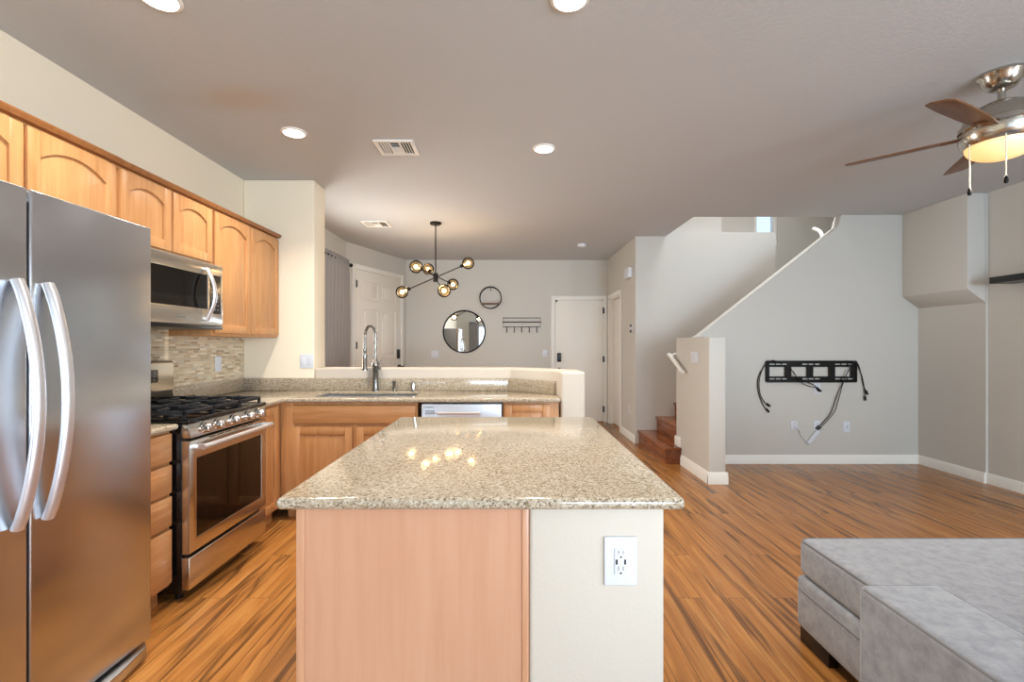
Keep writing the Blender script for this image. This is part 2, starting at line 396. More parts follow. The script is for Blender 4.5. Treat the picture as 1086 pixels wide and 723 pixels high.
# wall behind the camera with its glazed openings
b = MB(); ya, yb = -4.7, -4.5
b.box(-2.5, -1.5, ya, yb, 0, H); b.box(.10, 1.2, ya, yb, 0, H); b.box(3.6, 4.7, ya, yb, 0, H)
b.box(-1.5, .1, ya, yb, 2.1, H); b.box(1.2, 3.6, ya, yb, 2.3, H); b.box(1.2, 3.6, ya, yb, 0, .3)
struct(b.build('wall_back', M['wall_greige']))
window(3, -.70, -4.58, 0.0, 2.1, 1.6, 180); window(4, 2.4, -4.58, .3, 2.3, 2.4, 180, 2); window(5, XR+.07, -1.6, .5, 2.3, 2.5, -90, 1)  # the side window on the right wall is unseen, added for its light
# baseboards
def baseboard(name, pts, h=.10, t=.016):
    """wall-hugging skirting along a polyline of (x,y); room lies to the left of travel"""
    b = MB()
    for (xa, ya_), (xb, yb_) in zip(pts, pts[1:]):
        d = Vector((xb-xa, yb_-ya_)); L = d.length; d.normalize(); n = Vector((-d.y, d.x)); e = t
        prof = [(0, 0), (t, 0), (t, h*.68), (t*.7, h*.78), (t*.55, h*.92), (t*.2, h), (0, h)]
        ra = [b.b.verts.new((xa-d.x*e*0+n.x*u, ya_+n.y*u, z)) for u, z in prof]; rb = [b.b.verts.new((xb+n.x*u, yb_+n.y*u, z)) for u, z in prof]
        k = len(prof)
        for i in range(k): b.b.faces.new((ra[i], ra[(i+1) % k], rb[(i+1) % k], rb[i]))
        b.b.faces.new(ra); b.b.faces.new(rb)
    return struct(b.build(name, M['white']))
baseboard('baseboard_television', [(4.43, YT), (2.0, YT)], .098)
baseboard('baseboard_right', [(4.43, YT), (4.43, 4.46)][::-1], .098)
baseboard('baseboard_right_near', [(XR, -4.5), (XR, 4.46)], .098)
baseboard('baseboard_stair_low', [(2.016, 4.44), (1.828, 4.44)], .11)
baseboard('baseboard_stair_low_side', [(1.844, 4.425), (1.844, 5.15)], .11)
baseboard('baseboard_stair_low_return', [(2.0, YT), (2.0, 4.425)], .11)
baseboard('baseboard_hall', [(XH, YS), (XH, y0-.066)], .10)
baseboard('baseboard_far', [(.684, YF), (-1.73, YF)], .10)
struct(MB().box(1.826, 1.846, 5.16, 5.325, .182, .285, .004).build('baseboard_stair_step', M['white']))

# mosaic tile on the left wall
t1 = root_struct('trim_1', (XL, 1.95, 0), 90)
MB().box(0, YP-1.95, -.008, 0, 1.0, 1.40).build('mosaic_tile', M['mosaic'], t1)

# ------------------------------------------------------------------ kitchen units
def panel_door(mb, x0, x1, z0, z1, arch=False, fw=.055, th=.021, y=0):
    """framed raised-panel door, front face at y, thickness th"""
    bv = .004
    mb.box(x0, x0+fw, y, y+th, z0, z1, bv); mb.box(x1-fw, x1, y, y+th, z0, z1, bv)
    mb.box(x0+fw-.001, x1-fw+.001, y+.0005, y+th, z0, z0+fw, bv)
    xl, xr = x0+fw, x1-fw; mb.box(xl-.004, xr+.004, y+.0125, y+th-.001, z0+.02, z1-.02)
    if arch:
        rise = (xr-xl)*.17; za = z1-fw-rise
        rad = ((xr-xl)**2/4+rise**2)/(2*rise); cz = za+rise-rad; cx = (xl+xr)/2; half = math.degrees(math.asin((xr-xl)/2/rad))
        n_ = 16; top = arc(cx, cz, rad, 90+half, 90-half, n_)      # left to right
        lo_f = [mb.b.verts.new((u, y+.0005, v)) for u, v in top]; hi_f = [mb.b.verts.new((u, y+.0005, z1)) for u, v in top]
        lo_b = [mb.b.verts.new((u, y+th, v)) for u, v in top]; hi_b = [mb.b.verts.new((u, y+th, z1)) for u, v in top]
        for i in range(n_):
            for q in ((lo_f[i], lo_f[i+1], hi_f[i+1], hi_f[i]), (lo_b[i], hi_b[i], hi_b[i+1], lo_b[i+1]), (lo_f[i], lo_b[i], lo_b[i+1], lo_f[i+1]), (hi_f[i], hi_f[i+1], hi_b[i+1], hi_b[i])): mb.b.faces.new(q)
        for q in ((lo_f[0], hi_f[0], hi_b[0], lo_b[0]), (lo_f[-1], lo_b[-1], hi_b[-1], hi_f[-1])): mb.b.faces.new(q)
        loop = [(xr, z0+fw), (xl, z0+fw)]+top
    else:
        mb.box(xl-.001, xr+.001, y+.0005, y+th, z1-fw, z1, bv)
        loop = [(xr, z0+fw), (xl, z0+fw), (xl, z1-fw), (xr, z1-fw)]
    cu, cv = (xl+xr)/2, (z0+z1)/2; hu, hv = (xr-xl)/2, max(abs(v-cv) for u, v in loop)
    def inset(g, yy): return [mb.b.verts.new((cu+(u-cu)*(1-g/hu), yy, cv+(v-cv)*(1-g/hv))) for u, v in loop]
    rings = [inset(-.001, y+.0115), inset(.008, y+.0115), inset(.030, y+.004)]
    for r0, r1 in zip(rings, rings[1:]):
        for i in range(len(loop)): mb.b.faces.new((r0[i], r0[(i+1) % len(loop)], r1[(i+1) % len(loop)], r1[i]))
    mb.b.faces.new(rings[-1])
    return mb
def crown(x0, x1, zt, ends=True):
    m = MB().poly([(.002, zt-.014), (-.006, zt-.012), (-.010, zt-.003), (-.016, zt+.004), (-.017, zt+.012), (.02, zt+.012), (.02, zt-.014)], x0, x1, plane='yz'); return m
XU = -1.975     # upper cabinet door faces
ZU = 2.215
def upper(y0, y1, z0, label, doors, dz0=.02, extra=0, dep=None):
    t = thing('wall_cabinet', label, 'cabinet', (XU+extra, y0, 0), 90, 'maple wall cabinets over the range run')
    L = y1-y0; MB().box(.001, L-.001, .021, XU+extra-XL-.002, z0, ZU, .002).build('carcass', M['maple'], t)
    for a, b_ in doors: panel_door(MB(), a, b_, z0+dz0, ZU-.028, True).build('door', M['maple'], t)
    crown(0, L, ZU).build('crown_molding', M['crown'], t); return t
upper(1.50, 2.412, 1.80, 'wide wooden wall cabinet above the steel refrigerator', [(.018, .44), (.456, .895)], .02, .006)
upper(2.414, 3.196, 1.815, 'short two-door wooden wall cabinet directly above the microwave', [(.018, .383), (.399, .768)])
upper(3.198, 4.106, 1.35, 'tall two-door wooden wall cabinet right of the microwave, against the back wall', [(.012, .448), (.464, .894)])

XB = -1.667
# drawer stack between refrigerator and range
t = thing('drawer_cabinet', 'narrow wooden cabinet of four drawers between the refrigerator and the range', 'cabinet', (XB, 2.02, 0), 90)
MB().box(.001, .352, .021, .61, .10, .868).build('carcass', M['maple_low'], t)
MB().box(.001, .352, .08, .60, 0, .10).build('toe_kick', M['maple_low'], t)
for z0, z1 in ((.715, .855), (.560, .700), (.398, .545), (.118, .382)):
    m = MB(); m.box(.01, .345, 0, .02, z0, z1, .006, 2); m.poly([(.045, z0+.03), (.31, z0+.03), (.31, z1-.03), (.045, z1-.03)], -.003, .01, bev=.003); m.build('drawer', M['maple_low_x'], t)
# corner base cabinet right of the range
t = thing('corner_base_cabinet', 'narrow one-door wooden base cabinet in the corner right of the range', 'cabinet', (XB, 3.152, 0), 90)
MB().box(.001, .36, .021, .61, .10, .868).build('carcass', M['maple_low'], t)
MB().box(.001, .36, .08, .60, 0, .10).build('toe_kick', M['maple_low'], t)
panel_door(MB(), .02, .30, .12, .85).build('door', M['maple_low'], t)
# sink base
YB = 3.515
t = thing('sink_base_cabinet', 'wide wooden base cabinet with two doors below the sink', 'cabinet', (-1.695, YB, 0))
m = MB().poly([(.03, .021), (1.012, .021), (1.012, .59), (.03, .59)], .10, .868, [[(.1, .055), (.1, .575), (.99, .575), (.99, .055)]], plane='xy')
m.box(.1, .98, .05, .56, .10, .13); m.box(.006, .105, 0.004, .0208, .10, .868, .002); m.build('carcass', M['maple_low'], t)
MB().box(.03, 1.012, .08, .58, 0, .10).build('toe_kick', M['maple_low'], t)
MB().box(.095, 1.0, 0, .02, .712, .845, .007, 2).build('drawer_front', M['maple_low_x'], t)
panel_door(MB(), .095, .535, .12, .685).build('door', M['maple_low'], t)
panel_door(MB(), .565, 1.0, .12, .685).build('door', M['maple_low'], t)
# dishwasher
t = thing('dishwasher', 'silver dishwasher under the peninsula worktop with a bar handle', 'dishwasher', (-.656, YB, 0))
MB().box(0, .60, .03, .58, .03, .867, .003).build('body', M['black'], t)
dd = MB().box(.006, .594, -.012, .03, .11, .858, .008, 3).build('door', M['steel_silver'], t)
m = MB().cyl((.13, -.05, .795), (.44, -.05, .795), .011, seg=16); m.cyl((.15, -.05, .795), (.15, -.01, .795), .008); m.cyl((.42, -.05, .795), (.42, -.01, .795), .008); m.build('handle', M['steel_handle'], dd)
m = MB()
for k in range(3): m.box(.035, .105, -.0135, -.011, .782+k*.011, .788+k*.011)
m.build('vent', M['plastic_grey'], dd)
MB().box(0, .60, .05, .5, 0, .10).build('toe_kick', M['black'], t)
def lettering(txt, size, loc, rot, par, mat, name='lettering'):
    cu = bpy.data.curves.new('lettering', 'FONT'); cu.body = txt; cu.size = size; cu.align_x = 'CENTER'; cu.extrude = .0006
    o = bpy.data.objects.new('lettering_source', cu); C.objects.link(o)
    me = bpy.data.meshes.new_from_object(o.evaluated_get(bpy.context.evaluated_depsgraph_get()))
    bpy.data.objects.remove(o); me.materials.clear(); me.materials.append(mat)
    q = bpy.data.objects.new(name, me); C.objects.link(q); q.location = loc; q.rotation_euler = rot; q.parent = par; return q
lettering('SAMSUNG', .017, (.062, -.0135, .828), (R(90), 0, 0), dd, M['plastic_grey'])
# cabinet at peninsula end
t = thing('end_base_cabinet', 'small wooden base cabinet at the peninsula end right of the dishwasher', 'cabinet', (-.052, YB, 0))
MB().poly([(0, .021), (.412, .021), (.412, .23), (.06, .56), (0, .56)], .10, .868, plane='xy').build('carcass', M['maple_low'], t)
MB().box(0, .412, .08, .25, 0, .10).build('toe_kick', M['maple_low'], t)
panel_door(MB(), .012, .345, .12, .852).build('door', M['maple_low'], t)

# worktops
ZC0, ZC1 = .87, .90
hole = [(-1.515, 3.61), (-1.515, 4.03), (-.735, 4.03), (-.735, 3.61)]
t = thing('corner_worktop', 'speckled beige granite worktop running from the range round to the peninsula', 'worktop', (0, 0, 0))
MB().poly([(XL, 3.146), (-1.645, 3.146), (-1.645, 3.485), (.366, 3.485), (.356, 3.765), (-.01, 4.102), (XL, 4.105)], ZC0, ZC1, [hole], 'xy', bev=.009, seg=3).build('slab', M['granite'], t)
m = MB().box(XL+.001, XL+.021, 3.146, 4.108, ZC1, 1.005, .003); m.box(XL+.021, -.012, 4.088, 4.108, ZC1, 1.005, .003)
m.poly([(-.012, 4.108), (-.02, 4.088), (.342, 3.752), (.362, 3.765)], ZC1, 1.005, plane='xy', bev=.003); m.build('upstand', M['granite'], t)
t = thing('short_worktop', 'short speckled granite worktop on the drawers between refrigerator and range', 'worktop', (0, 0, 0))
MB().poly([(XL, 2.022), (-1.645, 2.022), (-1.645, 2.374), (XL, 2.374)], ZC0, ZC1, (), 'xy', bev=.012, seg=4).build('slab', M['granite'], t)
MB().box(XL+.001, XL+.021, 2.022, 2.374, ZC1, 1.005, .003).build('upstand', M['granite'], t)
# sink
t = thing('kitchen_sink', 'large undermount stainless steel sink set in the peninsula worktop', 'sink', (-1.125, 3.82, 0))
m = MB(); o_ = (.402, .220); i_ = (.390, .208); zb = .67
def ring(a, b, z): return [m.b.verts.new((sx*a, sy*b, z)) for sx, sy in ((-1, -1), (1, -1), (1, 1), (-1, 1))]
rs = [ring(o_[0], o_[1], .868), ring(i_[0], i_[1], .868), ring(i_[0]-.01, i_[1]-.01, zb+.01), ring(i_[0]-.03, i_[1]-.03, zb), ]
ro = [ring(o_[0], o_[1], .868-.004), ring(o_[0]-.0, o_[1]-.0, zb-.02)]
for a, b_ in zip(rs, rs[1:]):
    for k in range(4): m.b.faces.new((a[k], a[(k+1) % 4], b_[(k+1) % 4], b_[k]))
m.b.faces.new(rs[-1])
for a, b_ in ((rs[0], ro[0]), (ro[0], ro[1])):
    for k in range(4): m.b.faces.new((a[k], a[(k+1) % 4], b_[(k+1) % 4], b_[k]))
m.b.faces.new(ro[1]); m.build('basin', M['steel_sink'], t)
MB().lathe([(0, zb+.004), (.03, zb+.006), (.045, zb+.004), (.045, zb)]).build('drain', M['chrome'], t)
# faucet
t = thing('kitchen_faucet', 'tall pull-down spring faucet standing behind the sink', 'faucet', (-1.14, 4.057, .90))
MB().lathe([(.032, 0), (.032, .006), (.028, .014), (.0255, .03), (.0255, .20), (.029, .205), (.029, .235), (.018, .25), (.014, .27)], seg=28).build('body', M['faucet'], t)
pts = [(0, 0, .26), (0, 0, .47)]+[(-.042+.042*math.cos(R(a)), -.015*(a/180), .47+.078*math.sin(R(a))) for a in range(15, 181, 15)]+[(-.084, -.02, .40), (-.084, -.022, .33)]
pts = smooth_path(pts, 6)
MB().tube(pts, .009, 12).build('hose', M['faucet'], t)
coil = []; turns = 46; N_ = turns*10
for i in range(N_+1):
    f = i/N_*(len(pts)-1); k = min(int(f), len(pts)-2); p_ = pts[k].lerp(pts[k+1], f-k); d = (pts[k+1]-pts[k]).normalized()
    u = d.cross(Vector((0, 1, 0))).normalized(); v = d.cross(u); a = 2*PI*turns*i/N_; coil.append(p_+(u*math.cos(a)+v*math.sin(a))*.0115)
m = MB().tube(coil, .0022, 6); m.build('spring', M['faucet'], t)
m = MB().lathe([(.012, .36), (.016, .355), (.016, .33), (.013, .32), (.013, .29), (.019, .28), (.019, .20), (.023, .19), (.023, .175), (0, .175)], (-.084, -.022, 0), 24); m.build('spray_head', M['faucet'], t)
m = MB().cyl((0, 0, .29), (-.084, -.022, .29), .006, seg=10); m.cyl((-.084, -.022, .28), (-.084, -.022, .30), .02, seg=20); m.build('docking_arm', M['faucet'], t)
m = MB().cyl((.02, 0, .19), (.045, -.01, .19), .012, seg=14); m.cyl((.042, -.01, .19), (.046, -.016, .27), .006, .005, seg=10); m.build('lever', M['faucet'], t)
t = thing('soap_dispenser', 'short steel soap dispenser just right of the faucet', 'dispenser', (-.98, 4.05, .90))
MB().lathe([(.02, 0), (.02, .008), (.014, .015), (.014, .07), (.017, .075), (.017, .09), (0, .092)], seg=20).build('pump_body', M['nickel'], t)
MB().tube(smooth_path([(0, 0, .08), (0, -.03, .088), (0, -.06, .08)]), .006).build('spout', M['nickel'], t)
t = tag(MB().lathe([(.024, 0), (.024, .006), (.019, .012), (.019, .065), (.016, .075), (0, .077)], seg=20).build('air_gap_cap', M['chrome']), 'small chrome air gap cap standing right of the soap dispenser', 'cap'); t.location = (-.82, 4.05, .90)

# refrigerator
t = thing('refrigerator', 'stainless steel side-by-side refrigerator at the left edge', 'refrigerator', (-1.496, 1.09, 0), 90)
MB().box(.004, .906, .066, .76, .03, 1.765, .006).build('body', M['plastic_grey'], t)
dz0, dz1 = .075, 1.776
fd = MB().box(.002, .396, 0, .062, dz0, dz1, .007, 3).build('freezer_door', M['steel'], t)
rd = MB().box(.404, .908, 0, .062, dz0, dz1, .007, 3).build('fridge_door', M['steel'], t)
def bow(x):
    m = MB(); n = 24; pts = []
    for i in range(n+1):
        s = i/n; z = .735+(1.485-.735)*s; pts.append((x, -.012-.066*math.sin(PI*s)**.8, z))
    m.tube(pts, .019, 14, flat=(1.0, .75))
    return m
bow(.352).build('handle', M['steel_handle'], fd); bow(.448).build('handle', M['steel_handle'], rd)
m = MB().poly([(.0, .06), (.9, .06), (.9, .02), (.86, -.015), (.7, -.03), (.2, -.03), (.04, -.015), (0, .02)], .015, .06, plane='xy', bev=.006)
m.build('base_grille', M['steel'], t)

# range
RX, RY, RW = -1.60, 2.386, .757
t = thing('gas_range', 'stainless steel gas range with black cast iron grates', 'range', (RX, RY, 0), 90)
m = MB().box(.002, RW-.002, .04, .66, .045, .90, .003)
for x in (.06, RW-.06):
    for y in (.09, .58): m.cyl((x, y, 0), (x, y, .06), .018, seg=14)
m.build('body', M['enamel'], t)
MB().box(.006, RW-.006, 0, .045, .062, .224, .006, 3).build('storage_drawer', M['steel_warm'], t)
od = MB().poly([(.004, .243), (RW-.004, .243), (RW-.004, .808), (.004, .808)], 0, .04, [[(.062, .31), (.062, .712), (RW-.06, .712), (RW-.06, .31)]], bev=.004).build('oven_door', M['steel_warm'], t)
MB().box(.055, RW-.053, .004, .03, .30, .72).build('window', M['glass_black'], od)
m = MB().tube(smooth_path([(.03, -.052, .775), (.12, -.064, .778), (RW/2, -.07, .78), (RW-.12, -.064, .778), (RW-.03, -.052, .775)], 8), .0135, 14)
for x in (.045, RW-.045): m.box(x-.012, x+.012, -.055, .004, .763, .789, .004)
m.build('handle', M['steel_handle'], od)
m = MB()
for k in range(6): m.box(.16+k*.075, .215+k*.075, -.001, .004, .797, .803)
m.build('vent', M['black'], od)
cp = MB().poly([(-.006, .822), (.04, .822), (.04, .893), (.006, .893)], .003, RW-.003, plane='yz', bev=-.004).build('control_panel', M['steel_warm'], t)
kn = None
for x in (.117, .23, .38, .535, .65):
    mm = Matrix.Rotation(R(90), 4, 'X') @ Matrix.Identity(4)
    m = MB().lathe([(.031, 0), (.031, .006), (.025, .010), (.023, .036), (.020, .040), (0, .040)], (0, 0, 0), 28, mm); m.box(-.005, .005, -.044, -.03, -.017, .017, .002)
    k = m.build('knob', M['chrome'], cp); k.location = (x, .002, .858)
MB().box(0, RW, -.004, .62, .893, .918, .010, 3).build('cooktop', M['enamel'], t)
for cx, cy in ((.15, .17), (.15, .46), (RW/2, .31), (RW-.15, .17), (RW-.15, .46)):
    MB().lathe([(.055, .916), (.055, .924), (.042, .926), (.042, .934), (.036, .938), (0, .938)], (cx, cy, 0), 24).build('burner', M['iron'], t)
for gx0, gx1 in ((.012, .252), (.258, .499), (.505, .745)):
    m = MB(); z0, z1 = .936, .956; b_ = .007; yA, yB = .03, .60
    m.box(gx0, gx1, yA, yA+.014, z0, z1, .003); m.box(gx0, gx1, yB-.014, yB, z0, z1, .003); m.box(gx0, gx0+.014, yA, yB, z0, z1, .003); m.box(gx1-.014, gx1, yA, yB, z0, z1, .003)
    cx = (gx0+gx1)/2; ym = (yA+yB)/2; m.box(gx0, gx1, ym-.006, ym+.006, z0+.002, z1+.004, .003)
    for cy in (.17, .46):
        m.box(cx-.006, cx+.006, cy-.13, cy-.03, z0+.004, z1+.008, .003); m.box(cx-.006, cx+.006, cy+.03, cy+.13, z0+.004, z1+.008, .003)
        m.box(gx0, cx-.03, cy-.006, cy+.006, z0+.004, z1+.008, .003); m.box(cx+.03, gx1, cy-.006, cy+.006, z0+.004, z1+.008, .003)
    for x in (gx0+.007, gx1-.007):
        for y in (yA+.007, yB-.007): m.box(x-.007, x+.007, y-.007, y+.007, .916, z0+.004)
    m.build('grate', M['iron'], t)
bg = MB().poly([(.655, .918), (.600, .918), (.612, .99), (.612, 1.185), (.655, 1.19)], .002, RW-.002, plane='yz', bev=-.004).build('backguard', M['enamel'], t)
MB().poly([(.606, 1.0), (.600, 1.0), (.598, 1.175), (.612, 1.183), (.616, 1.0)], .01, RW-.01, plane='yz', bev=-.002).build('steel_fascia', M['steel_warm'], bg)
dp = MB().box(.27, .60, .592, .606, 1.055, 1.135, .003).build('display', M['display'], bg)
m = MB()
for k in range(9):
    for j in range(3): m.box(.30+k*.032, .313+k*.032, .5905, .593, 1.07+j*.02, 1.077+j*.02)
m.build('button', M['plastic_grey'], dp)

# microwave
t = thing('microwave', 'stainless steel over-the-range microwave hung under the short cabinet', 'microwave', (-1.90, 2.412, 1.39), 90)
MW = .757
MB().box(.002, MW-.002, .025, XU-XL-.085+.16, .018, .42, .003).build('body', M['plastic_grey'], t)
MB().box(.002, MW-.002, .0, .36, 0, .02, .002).build('underside_vent', M['black'], t)
mp = MB().poly([(0, .022), (MW, .022), (MW, .412), (0, .412)], 0, .03, [[(.03, .125), (.03, .335), (.60, .335), (.60, .125)], [(.62, .10), (.62, .345), (.735, .345), (.735, .10)]], bev=.005).build('door', M['steel_warm'], t)
MB().box(.025, .605, .004, .02, .12, .34).build('window', M['glass_black'], mp)
cpn = MB().box(.615, .74, .002, .02, .095, .35).build('control_panel', M['display'], t)
m = MB()
for j in range(6):
    for k in range(3): m.box(.638+k*.03, .65+k*.03, .0, .003, .12+j*.028, .13+j*.028)
m.build('button', M['plastic_grey'], cpn)
m = MB(); pts = [(.575, -.012-.05*math.sin(PI*i/20), .055+.32*i/20) for i in range(21)]; m.tube(pts, .014, 12, flat=(1.1, .7))
m.cyl((.575, .004, .06), (.575, -.016, .06), .012); m.cyl((.575, .004, .37), (.575, -.016, .37), .012); m.build('handle', M['steel_handle'], mp)
lettering('SAMSUNG', .016, (.36, -.0008, .06), (R(90), 0, 0), mp, M['plastic_grey'])

# island
IX0, IX1, IY0, IY1 = -.561, .405, 1.255, 2.555
t = thing('kitchen_island', 'kitchen island base of pale wood veneer and white plaster under granite', 'island', (0, IY0, 0))
LY = IY1-IY0
MB().box(IX0+.02, .03, .02, LY, .10, .868).build('carcass', M['panel_edge'], t)
MB().box(IX0+.10, .03, .0205, LY-.01, 0, .10).build('toe_kick', M['panel_edge'], t)
MB().box(IX0+.022, .032, .004, .02, 0, .868).build('end_panel', M['panel'], t)
MB().box(IX0, IX0+.0215, 0, .05, 0, .868, .0015).build('corner_stile', M['panel_edge'], t)
MB().box(.031, .049, 0, .02, 0, .868, .002).build('edge_trim', M['panel_edge'], t)
MB().box(.0495, IX1, 0, LY, 0, .868, .012, 3).build('plaster_wall', M['wall_white'], t)
for k in range(3):
    m = panel_door(MB(), -LY+.06+k*.41, -LY+.06+k*.41+.395, .12, .69, y=IX0); m.box(-LY+.06+k*.41, -LY+.06+k*.41+.395, IX0, IX0+.02, .71, .85, .005)
    d = m.build('door', M['maple_low'], t); d.rotation_euler = (0, 0, R(-90)); d.location = (0, 0, 0)
t = tag(MB().poly([(-.5975, 1.215), (.4465, 1.215), (.4465, 2.60), (-.5975, 2.60)], ZC0-.001, ZC1, (), 'xy', bev=-.013, seg=4).build('island_worktop', M['granite']), 'large rectangular speckled beige granite top on the kitchen island', 'worktop')

# ------------------------------------------------------------------ wall plates
def plate(name, label, cat, loc, rz, w_, h_, style, group=None):
    t = thing(name, label, cat, loc, rz, group); MB().box(-w_/2, w_/2, -.007, 0, -h_/2, h_/2, .005, 3).build('plate', M['plastic'], t)
    if style == 'usb':
        MB().box(-.0165, .0165, -.010, -.004, -.034, .034, .002).build('socket', M['plastic'], t);
        for z in (.021, -.021):
            for x in (-.006, .006): MB().box(x-.0012, x+.0012, -.0106, -.009, z-.0005, z+.0095).build('slot', M['plastic_grey'], t)
            MB().cyl((0, -.0106, z-.008), (0, -.009, z-.008), .0026, seg=12).build('ground_hole', M['black'], t)
        for x in (-.011, .011): MB().box(x-.0026, x+.0026, -.0106, -.009, -.0065, .0065).build('charging_port', M['black'], t)
        for z in (.05, -.05): MB().cyl((0, -.0078, z), (0, -.006, z), .003, seg=12).build('screw', M['plastic'], t)
    elif style == 'duplex':
        m = MB()
        for z in (.02, -.02):
            for x in (-.006, .006): m.box(x-.0015, x+.0015, -.0085, -.006, z-.002, z+.008)
            m.cyl((0, -.0085, z-.01), (0, -.006, z-.01), .003, seg=10)
        m.build('slot', M['plastic_grey'], t)
    elif style == 'coax':
        m = MB().cyl((0, -.018, 0), (0, -.006, 0), .006, seg=12); m.build('socket', M['nickel'], t)
    elif style == 'blank': pass
    else:
        n = int(style)
        for k in range(n):
            x = (k-(n-1)/2)*w_/n; MB().box(x-.016, x+.016, -.011, -.006, -.033, .033, .002).build('rocker', M['plastic'], t)
    return t
plate('wall_outlet', 'white outlet with two round-ground sockets on the island plaster end', 'outlet', (.288, IY0, .7255), 0, .086, .127, 'usb')
plate('wall_outlet', 'white cover plate on the mosaic tile right of the range', 'outlet', (XL+.008, 3.74, 1.14), 90, .075, .12, '1')
plate('light_switch', 'white two-gang switch plate on the cream wall left of the sink', 'switch', (-1.745, YP, 1.15), 0, .118, .12, '2')
plate('light_switch', 'white switch plate on the far wall below the round mirror', 'switch', (-1.252, YF, 1.135), 0, .13, .12, '2')
plate('light_switch', 'narrow white switch plate on the far wall left of the slab door', 'switch', (.583, YF, 1.15), 0, .08, .12, '1')
plate('light_switch', 'white three-gang switch plate on the low stair wall', 'switch', (1.844, 4.78, 1.163), -90, .19, .115, '3')
plate('wall_outlet', 'low white outlet plate near the hallway baseboard', 'outlet', (XH, 6.58, .39), -90, .09, .125, 'duplex')
def pT(px, py, y=YT): return ((px-541)*y/508, y, 1.29-(py-365.5)*y/508)
plate('wall_outlet', 'white outlet plate directly beneath the television mount', 'outlet', pT(866.5, 411.8), 0, .075, .115, 'duplex')
plate('wall_outlet', 'white outlet plate at lower left with the white cord plugged in', 'outlet', pT(842, 451), 0, .075, .095, 'duplex')
plate('wall_outlet', 'white outlet plate where the two long black cables end', 'outlet', pT(866.5, 451.5), 0, .075, .115, 'duplex')
plate('wall_outlet', 'white jack plate at lower right with nothing plugged in', 'outlet', pT(897.5, 452.5), 0, .075, .115, 'coax')
t = thing('chime_box', 'white door chime box high on the hallway wall', 'chime', (XH, 6.52, 2.26), -90)
MB().box(-.13, .13, -.06, 0, -.07, .07, .008, 3).build('cover', M['plastic'], t); m = MB()
for k in range(4): m.box(-.09+k*.055, -.06+k*.055, -.0615, -.059, -.055, .055)
m.build('grille', M['plastic'], t)
t = thing('thermostat', 'small white wall control with two black squares in the hallway', 'control', (XH, 6.44, 1.51), -90)
MB().box(-.05, .05, -.014, 0, -.062, .062, .005, 3).build('plate', M['plastic'], t)
m = MB().box(-.042, .042, -.021, -.016, .018, .055, .003); m.box(-.042, .042, -.021, -.016, -.055, -.018, .003); m.build('button', M['black'], t)

# ------------------------------------------------------------------ television mount and cables
mx0, mz1, _ = 0, 0, 0
xa, _, za = pT(812, 404.5); xb, _, zb_ = pT(906.5, 383)
t = thing('television_mount', 'wide black metal television mount plate on the far living room wall', 'mount', ((xa+xb)/2, YT, (za+zb_)/2))
W2, H2 = (xb-xa)/2, (zb_-za)/2
def hole_r(u0, u1, v0, v1): return [(u0, v0), (u0, v1), (u1, v1), (u1, v0)]
hs = []
for u in (-.375, -.135, .105, .345): hs.append(hole_r(u*2*W2/.98-.083, u*2*W2/.98+.083, -H2*.48, H2*.45))
for u in (-.36, .0, .36):
    for v in (H2*.72, -H2*.72):
        for k in (-1, 0, 1): hs.append(hole_r(u*2*W2/.98+k*.068-.03, u*2*W2/.98+k*.068+.03, v-.007, v+.007))
m = MB().poly([(-W2, -H2), (W2, -H2), (W2, H2), (-W2, H2)], -.022, -.016, hs, bev=0)
for v in (H2, -H2): m.box(-W2, W2, -.03, -.016, v-.008, v+.008, .002)
for u in (-W2, W2): m.box(u-.008, u+.008, -.03, 0, -H2, H2, .002)
m.build('bracket', M['black_metal'], t)
def cable(label, pix, r=.0045, plug=True, mat='black', off=.03):
    pts = []
    n = len(pix)
    for i, (a, b_, *o) in enumerate(pix):
        p_ = Vector(pT(a, b_)); p_.y -= (o[0] if o else off); pts.append(p_)
    t = thing('cable', label, 'cable', pts[0], 0, 'black cables on the television wall'); q = [p_-pts[0] for p_ in pts]
    sm = smooth_path(q, 10); MB().tube(sm, r, 8).build('cord', M[mat], t)
    if plug:
        e = sm[-1]; d = (sm[-1]-sm[-4]).normalized(); m = MB().cyl(e-d*.01, e+d*.035, .013, .011, seg=10); m.build('plug', M[mat], t)
    return t
cable('black cable looping off the mount at left, its plug ending lower', [(824, 385, .045), (818, 383, .045), (811, 386, .03), (803.5, 400, .014), (803.5, 415, .014), (808, 428, .016), (812.5, 434, .016)])
cable('black cable looping off the mount at left, its plug ending higher', [(822, 384, .055), (816, 382, .055), (809, 388, .03), (804.5, 402, .018), (805, 416, .018), (809, 425, .018), (813, 428.5, .018)])
cable('black cable hanging off the right end of the mount, plug angled outward', [(898, 388, .045), (903, 383.5, .045), (908, 386, .03), (912, 396, .016), (914.5, 408, .016), (917.5, 415, .016)])
cable('black cable hanging off the right end of the mount, plug straight down', [(896, 389, .055), (902, 384, .055), (908, 388, .03), (912.5, 398, .02), (915, 410, .02), (916, 421, .02)])
cable('thin black cable from mount centre to the outlet just beneath, upper of the two', [(836, 390, .045), (842, 399, .045), (852, 404, .03), (862, 408, .02), (866, 412, .016)], .004)
cable('thin black cable from mount centre to the outlet just beneath, sagging lower', [(838, 393, .05), (846, 404, .045), (856, 409, .03), (863, 410.5, .026), (866.5, 412.5, .024)], .004)
cable('long black cable dropping from the mount to the low outlet, left strand', [(898, 390, .045), (892, 404, .035), (886, 420, .02), (880, 437, .02), (873, 446, .02), (867, 452, .014)])
cable('long black cable dropping from the mount to the low outlet, right strand', [(896, 392, .055), (891, 406, .045), (887, 424, .03), (883, 436, .03), (875, 446, .03), (868, 453, .026)])
